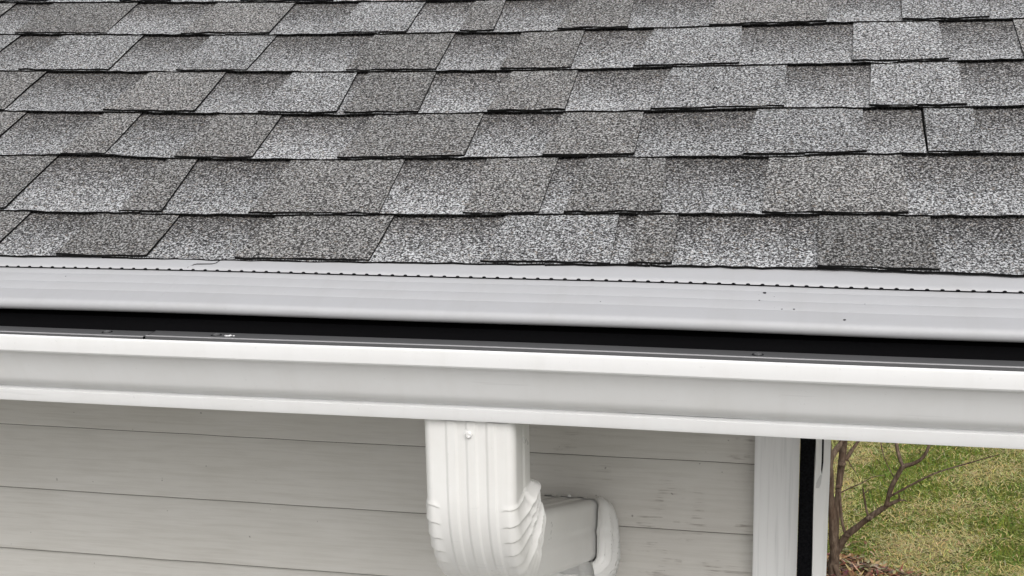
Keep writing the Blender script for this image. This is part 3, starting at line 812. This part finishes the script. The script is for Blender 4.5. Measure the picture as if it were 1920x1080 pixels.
# ------------------------------------------------------------------ mulch bed, chips and grass
M_mulch, nt, b = new_mat('mulch', 0.95, spec=0.1)
n = noise_tex(nt, coords(nt), 40, 5.0, 0.7)
nt.links.new(ramp(nt, [(0.3, (0.045, 0.022, 0.013)), (0.55, (0.13, 0.070, 0.042)), (0.8, (0.26, 0.16, 0.10))], n), b.inputs['Base Color'])
bump(nt, b, n, 1.0, 0.03)
BX, BY, BRX, BRY = .35, 5.80, .92, .74
def in_bed(x, y, grow=0.0):
    a = np.arctan2((y - BY) / BRY, (x - BX) / BRX)
    rr = np.hypot((x - BX) / BRX, (y - BY) / BRY)
    return rr < 1 + grow + .05 * np.sin(a * 5) + .03 * np.sin(a * 11 + 1)
V = [(BX, BY, GZ + .05)]; F = []; ns = 64
for ring, (s, h) in enumerate(((.5, .045), (.85, .03), (1.0, .004))):
    for j in range(ns):
        a = 2 * math.pi * j / ns; e = 1 + .05 * math.sin(a * 5) + .03 * math.sin(a * 11 + 1)
        V.append((BX + BRX * s * e * math.cos(a), BY + BRY * s * e * math.sin(a), GZ + h + .004 * random.random()))
for j in range(ns): F.append((0, 1 + j, 1 + (j + 1) % ns))
for q in range(2):
    for j in range(ns): F.append((1 + q * ns + j, 1 + (q + 1) * ns + j, 1 + (q + 1) * ns + (j + 1) % ns, 1 + q * ns + (j + 1) % ns))
tag(mesh_obj('mulch_bed', V, F, M_mulch, None, 80), 'reddish brown mulch bed around the bare tree', kind='structure')

def attr_mat(name, rough):
    m, nt, b = new_mat(name, rough, spec=0.2)
    a = nt.nodes.new('ShaderNodeAttribute'); a.attribute_name = 'tint'
    nt.links.new(a.outputs['Color'], b.inputs['Base Color']); return m, nt, b
M_chipw, nt, b = attr_mat('wood_chip', 0.9)
M_blade, nt, b = attr_mat('grass_blade', 0.75)

def big_mesh(name, V, F4, cols, mat):
    me = bpy.data.meshes.new(name); nv, nf = len(V), len(F4)
    me.vertices.add(nv); me.vertices.foreach_set('co', V.astype(np.float32).ravel())
    me.loops.add(nf * 4); me.loops.foreach_set('vertex_index', F4.astype(np.int32).ravel())
    me.polygons.add(nf); me.polygons.foreach_set('loop_start', np.arange(nf, dtype=np.int32) * 4)
    at = me.attributes.new('tint', 'FLOAT_COLOR', 'POINT'); at.data.foreach_set('color', cols.astype(np.float32).ravel())
    me.materials.append(mat); me.update(calc_edges=True); me.validate()
    return link(bpy.data.objects.new(name, me))

def ribbons(P, ang, lean, length, width, col, bend):
    """blades as two-quad ribbons"""
    n = len(P); d = np.stack([np.cos(ang), np.sin(ang), np.zeros(n)], 1); sdv = np.stack([-np.sin(ang), np.cos(ang), np.zeros(n)], 1)
    up_ = np.array([0, 0, 1.0])
    l1 = d * np.sin(lean)[:, None] + up_ * np.cos(lean)[:, None]
    l2a = np.minimum(lean + bend, 1.62)
    l2 = d * np.sin(l2a)[:, None] + up_ * np.cos(l2a)[:, None]
    m1 = P + l1 * (length * .5)[:, None]; m2 = m1 + l2 * (length * .5)[:, None]
    wd = sdv * (width * .5)[:, None]
    V = np.stack([P - wd, P + wd, m1 + wd * .9, m1 - wd * .9, m2 + wd * .25, m2 - wd * .25], 1).reshape(-1, 3)
    V[:, 2] = np.maximum(V[:, 2], GZ + .003)
    b_ = np.arange(n)[:, None] * 6
    F = np.concatenate([b_ + [0, 1, 2, 3], b_ + [3, 2, 4, 5]], 0)
    C = np.repeat(np.concatenate([col, np.ones((n, 1))], 1), 6, 0)
    return V, F, C

def fbm(x, y, s, seed):
    out = np.zeros_like(x); r = np.random.default_rng(seed); amp = 1
    for o in range(4):
        for _ in range(3):
            a = r.uniform(0, 6.28); f = s * (1.9 ** o) * r.uniform(.7, 1.3)
            out += amp * np.sin((x * math.cos(a) + y * math.sin(a)) * f + r.uniform(0, 6.28))
        amp *= .6
    return out / 3.5
NG = 260000
gx = rng.uniform(-.6, 3.4, NG * 2); gy = rng.uniform(5.4, 10.2, NG * 2)
keep = ~in_bed(gx, gy, -.06); gx, gy = gx[keep][:NG], gy[keep][:NG]; n = len(gx)
patch = fbm(gx, gy, 2.6, 3) + .5 * fbm(gx, gy, 9, 8) + .33 * (gy - 7.3)        # >0 = drier
dry = rng.random(n) < 1 / (1 + np.exp(-(patch * 3.0 - .40)))
green = np.stack([rng.uniform(.12, .24, n), rng.uniform(.185, .30, n), rng.uniform(.025, .06, n)], 1)
straw = np.stack([rng.uniform(.46, .72, n), rng.uniform(.41, .62, n), rng.uniform(.17, .30, n)], 1)
col = np.where(dry[:, None], straw, green)
yel = rng.random(n) < .25
col[yel] = col[yel] * .5 + np.array([.17, .17, .04]) * .5
lean = np.where(dry, rng.uniform(1.0, 1.55, n), rng.uniform(.25, 1.25, n))
P = np.stack([gx, gy, GZ + np.where(dry, rng.uniform(.004, .035, n), 0.0)], 1)
V, F, C = ribbons(P, rng.uniform(0, 6.283, n), lean, rng.uniform(.025, .06, n), rng.uniform(.0022, .005, n), col, rng.uniform(.1, .6, n))
g = big_mesh('lawn_grass', V, F, C, M_blade)
tag(g, 'patchy lawn of green and straw coloured grass beyond the house corner', kind='stuff')

nchip = 5200
cx_ = rng.uniform(BX - 1.1, BX + 1.1, nchip * 2); cy_ = rng.uniform(BY - .9, BY + .95, nchip * 2)
kp = in_bed(cx_, cy_, .05); cx_, cy_ = cx_[kp][:nchip], cy_[kp][:nchip]
ex = rng.uniform(.45, 1.7, 150); ey = rng.uniform(6.15, 6.95, 150); kp = in_bed(ex, ey, .22); cx_ = np.r_[cx_, ex[kp]]; cy_ = np.r_[cy_, ey[kp]]
n = len(cx_); tan = rng.random(n) < .34
edge = ~in_bed(cx_, cy_, -.10); tan = tan | (edge & (rng.random(n) < .55))
col = np.where(tan[:, None], np.stack([rng.uniform(.36, .58, n), rng.uniform(.28, .46, n), rng.uniform(.16, .28, n)], 1),
               np.stack([rng.uniform(.12, .32, n), rng.uniform(.065, .175, n), rng.uniform(.036, .10, n)], 1))
rr = np.hypot((cx_ - BX) / BRX, (cy_ - BY) / BRY)
hz_ = np.interp(rr, [0, .5, .85, 1, 1.3], [.05, .045, .03, .006, .03])
P = np.stack([cx_, cy_, GZ + hz_ + rng.uniform(0, .012, n)], 1)
V, F, C = ribbons(P, rng.uniform(0, 6.283, n), rng.uniform(1.15, 1.75, n), rng.uniform(.02, .075, n), rng.uniform(.006, .02, n), col, rng.uniform(-.2, .3, n))
tag(big_mesh('mulch_chips', V, F, C, M_chipw), 'loose brown and tan bark chips strewn over the mulch bed', kind='stuff')
print('shingle pieces', npiece)
